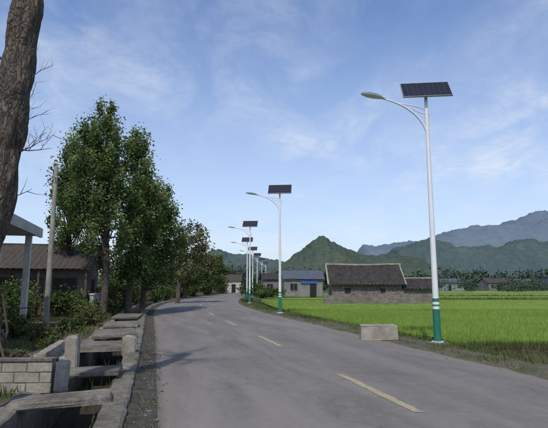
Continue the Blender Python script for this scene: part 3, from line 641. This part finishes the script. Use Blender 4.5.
hill('mid_hills',560,[(110,0),(135,38),(165,44),(195,48),(215,43),(240,50),(262,47),(290,54),(320,51),(360,58),(430,66),(520,30),(560,0)],130,MH2,14,.014,5,bumpy=2.2,nx=400)
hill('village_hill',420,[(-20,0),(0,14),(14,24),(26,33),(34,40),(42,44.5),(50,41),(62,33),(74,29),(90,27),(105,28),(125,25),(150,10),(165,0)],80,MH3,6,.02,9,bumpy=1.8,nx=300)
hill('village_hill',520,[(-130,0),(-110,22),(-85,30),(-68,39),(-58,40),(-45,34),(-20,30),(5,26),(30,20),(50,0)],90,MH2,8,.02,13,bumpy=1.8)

# ---------------------------------------------------------------- motorcycle with rider
def motorcycle(name,loc,yaw,paint,rider=False):
    e=empty(name,loc,yaw)
    b=Buf()
    for yv in(-.62,.62):
        ring=[(0,yv+.25*math.cos(t),.29+.25*math.sin(t)) for t in np.linspace(0,2*math.pi,21)]; b.tube(ring,[.045]*21,8,cap=False)
    b.obj('tyres',[M_rubber],e)
    b=Buf()
    for yv in(-.62,.62):
        for k in range(6): t=k*math.pi/3; b.tube([(0,yv,.29),(0,yv+.22*math.cos(t),.29+.22*math.sin(t))],[.01,.01],5)
        b.tube([(-.07,yv,.29),(.07,yv,.29)],[.04,.04],8)
    for s in(-.06,.06): b.tube([(s,.62,.29),(s,.42,.95)],[.02,.02],6); b.tube([(s,-.62,.29),(s,-.2,.35),(s,.1,.35)],[.018]*3,6)
    b.tube([(0,.42,.92),(0,.1,.38),(0,-.2,.4),(0,-.5,.72)],[.025]*4,6); b.tube([(-.34,.3,1.05),(-.1,.4,.98),(.1,.4,.98),(.34,.3,1.05)],[.014]*4,6)
    b.tube([(.12,.1,.3),(.14,-.3,.28),(.14,-.8,.33)],[.02,.03,.04],8); b.box((0,.08,.42),(.22,.3,.28),0,bev=.04); b.obj('frame_and_engine',[M_metal],e)
    b=Buf(); b.tube([(0,.38,.82),(0,.2,.84),(0,.0,.78)],[.07,.14,.09],10); b.tube([(0,.86,.52),(0,.66,.6),(0,.42,.52)],[.05,.06,.04],8); b.box((0,-.62,.62),(.16,.35,.06),0,bev=.02); b.obj('tank_and_fenders',[paint],e)
    b=Buf(); b.box((0,-.25,.78),(.24,.72,.10),0,bev=.04); b.tube([(0,.46,.86),(0,.55,.86)],[.07,.08],10); b.obj('seat_and_headlight',[M_rubber],e)
    if rider:
        pe=empty('rider',(0,0,0)); pe.parent=e
        def skin(nm,vs,es,rs,m):
            me=bpy.data.meshes.new(nm); me.from_pydata(vs,es,[]); me.materials.append(m); o=bpy.data.objects.new(nm,me); COL.objects.link(o); o.parent=pe
            md=o.modifiers.new('s','SKIN'); me.skin_vertices[0].data[0].use_root=True
            for i_,r_ in enumerate(rs): me.skin_vertices[0].data[i_].radius=(r_,r_)
            o.modifiers.new('u','SUBSURF').levels=1
        skin('body',[(0,-.25,.92),(0,-.2,1.12),(0,-.12,1.36),(0,-.08,1.46),(-.2,-.12,1.38),(-.3,.08,1.2),(-.3,.28,1.08),(.2,-.12,1.38),(.3,.08,1.2),(.3,.28,1.08),(-.16,.15,.84),(-.17,.05,.42),(.16,.15,.84),(.17,.05,.42),(-.17,.2,.34),(.17,.2,.34)],
            [(0,1),(1,2),(2,3),(2,4),(4,5),(5,6),(2,7),(7,8),(8,9),(0,10),(10,11),(0,12),(12,13),(11,14),(13,15)],[.16,.16,.17,.06,.07,.055,.04,.07,.055,.04,.09,.06,.09,.06,.045,.045],M_cloth)
        skin('head',[(0,-.08,1.5),(0,-.05,1.6),(0,-.05,1.7)],[(0,1),(1,2)],[.055,.10,.09],M_skin)
        b=Buf(); b.tube([(0,-.07,1.62),(0,-.07,1.7),(0,-.07,1.77),(0,-.07,1.8)],[.13,.135,.10,.03],12); b.obj('helmet',[M_red],pe)
        b=Buf()
        for s in(-.3,.3): 
            for q in range(5): b.tube([(s-.03+q*.015,.28,1.08),(s-.03+q*.015,.33,1.07),(s-.03+q*.015,.33,1.04)],[.009]*3,5)
        b.obj('hands',[M_skin],pe)
motorcycle('motorcycle_with_rider',(float(cx(95))+1.2,95,.05),math.pi*.98,M_red,True)
b=Buf(); b.tube([(-5.85,10.4,0),(-5.6,10.35,.7),(-5.75,10.3,1.5)],[.03,.026,.02],7); b.tube([(-4.95,9.3,0),(-5.2,9.35,.6),(-5.28,9.4,1.15)],[.028,.024,.018],7)
b.obj('wooden_stake',[M_wood])
b=Buf(); b.tube([(0,0,0),(.05,0,.6),(.0,0,1.3)],[.025,.022,.018],7); b.tube([(.7,.3,0),(.72,.3,.6),(.66,.3,1.1)],[.025,.022,.018],7); b.tube([(-.1,-.03,.95),(.8,.27,1.0)],[.015,.015],6); b.obj('wooden_stake_frame',[M_wood],loc=(-7.6,13.6,.05))

# ---------------------------------------------------------------- light & sky
EL,ROT=R(50),R(192)
sd=Vector((math.sin(ROT)*math.cos(EL),math.cos(ROT)*math.cos(EL),math.sin(EL)))
L=bpy.data.lights.new('sun','SUN'); L.energy=3.3; L.angle=R(1.0); L.color=(1,.91,.78)
lo=bpy.data.objects.new('sun',L); COL.objects.link(lo); lo.rotation_euler=sd.to_track_quat('Z','Y').to_euler(); lo.location=(0,0,60)
w=bpy.data.worlds.new('World'); scene.world=w; w.use_nodes=True; nt=w.node_tree; nt.nodes.clear()
sky=N(nt,'ShaderNodeTexSky',sky_type='NISHITA'); sky.sun_disc=False; sky.sun_elevation=EL; sky.sun_rotation=ROT; sky.air_density=1.0; sky.dust_density=.8; sky.ozone_density=2.5
tc=N(nt,'ShaderNodeTexCoord').outputs['Generated']
s=N(nt,'ShaderNodeSeparateXYZ'); nt.links.new(tc,s.inputs[0])
za=N(nt,'ShaderNodeMath',operation='MAXIMUM'); nt.links.new(s.outputs[2],za.inputs[0]); za.inputs[1].default_value=.0
zb=N(nt,'ShaderNodeMath',operation='ADD'); nt.links.new(za.outputs[0],zb.inputs[0]); zb.inputs[1].default_value=.16
cb=N(nt,'ShaderNodeCombineXYZ')
for i_ in(0,1):
    dv=N(nt,'ShaderNodeMath',operation='DIVIDE'); nt.links.new(s.outputs[i_],dv.inputs[0]); nt.links.new(zb.outputs[0],dv.inputs[1]); nt.links.new(dv.outputs[0],cb.inputs[i_])
p1=mapping(nt,cb.outputs[0],(1.0,.7,1),(0,0,R(-55)))
big=noise(nt,mapping(nt,cb.outputs[0],(.7,.5,1),(0,0,R(-50))),1.3,2,.55,.5)
wis=noise(nt,p1,2.8,5,.6,.7); fine=noise(nt,cb.outputs[0],7.5,4,.65,.6)
mA=N(nt,'ShaderNodeMath',operation='MULTIPLY'); nt.links.new(ramp(nt,big,.34,.64),mA.inputs[0]); nt.links.new(ramp(nt,wis,.40,.70),mA.inputs[1])
mB=N(nt,'ShaderNodeMath',operation='MULTIPLY'); nt.links.new(mA.outputs[0],mB.inputs[0]); nt.links.new(ramp(nt,fine,.3,.7,.4,1.5),mB.inputs[1])
mC=N(nt,'ShaderNodeMath',operation='MULTIPLY',use_clamp=True); nt.links.new(mB.outputs[0],mC.inputs[0]); mC.inputs[1].default_value=.6
hz=ramp(nt,s.outputs[2],0,.5,.75,.05)
c0=mixc(nt,1.0,sky.outputs[0],(1.0,1.10,1.28),'MULTIPLY')
c=mixc(nt,hz,c0,(4.6,5.2,6.05))
c=mixc(nt,mC.outputs[0],c,(5.8,6.2,6.8))
bg=N(nt,'ShaderNodeBackground'); bg.inputs[1].default_value=.14; nt.links.new(c,bg.inputs[0])
o=N(nt,'ShaderNodeOutputWorld'); nt.links.new(bg.outputs[0],o.inputs[0])
# ---------------------------------------------------------------- camera
cam=bpy.data.cameras.new('camera'); cam.sensor_width=36; cam.lens=36*480/548; cam.clip_end=6000; cam.clip_start=.05
co=bpy.data.objects.new('camera',cam); COL.objects.link(co); co.location=(0,0,1.65); co.rotation_euler=(R(90+8.53),0,0); scene.camera=co
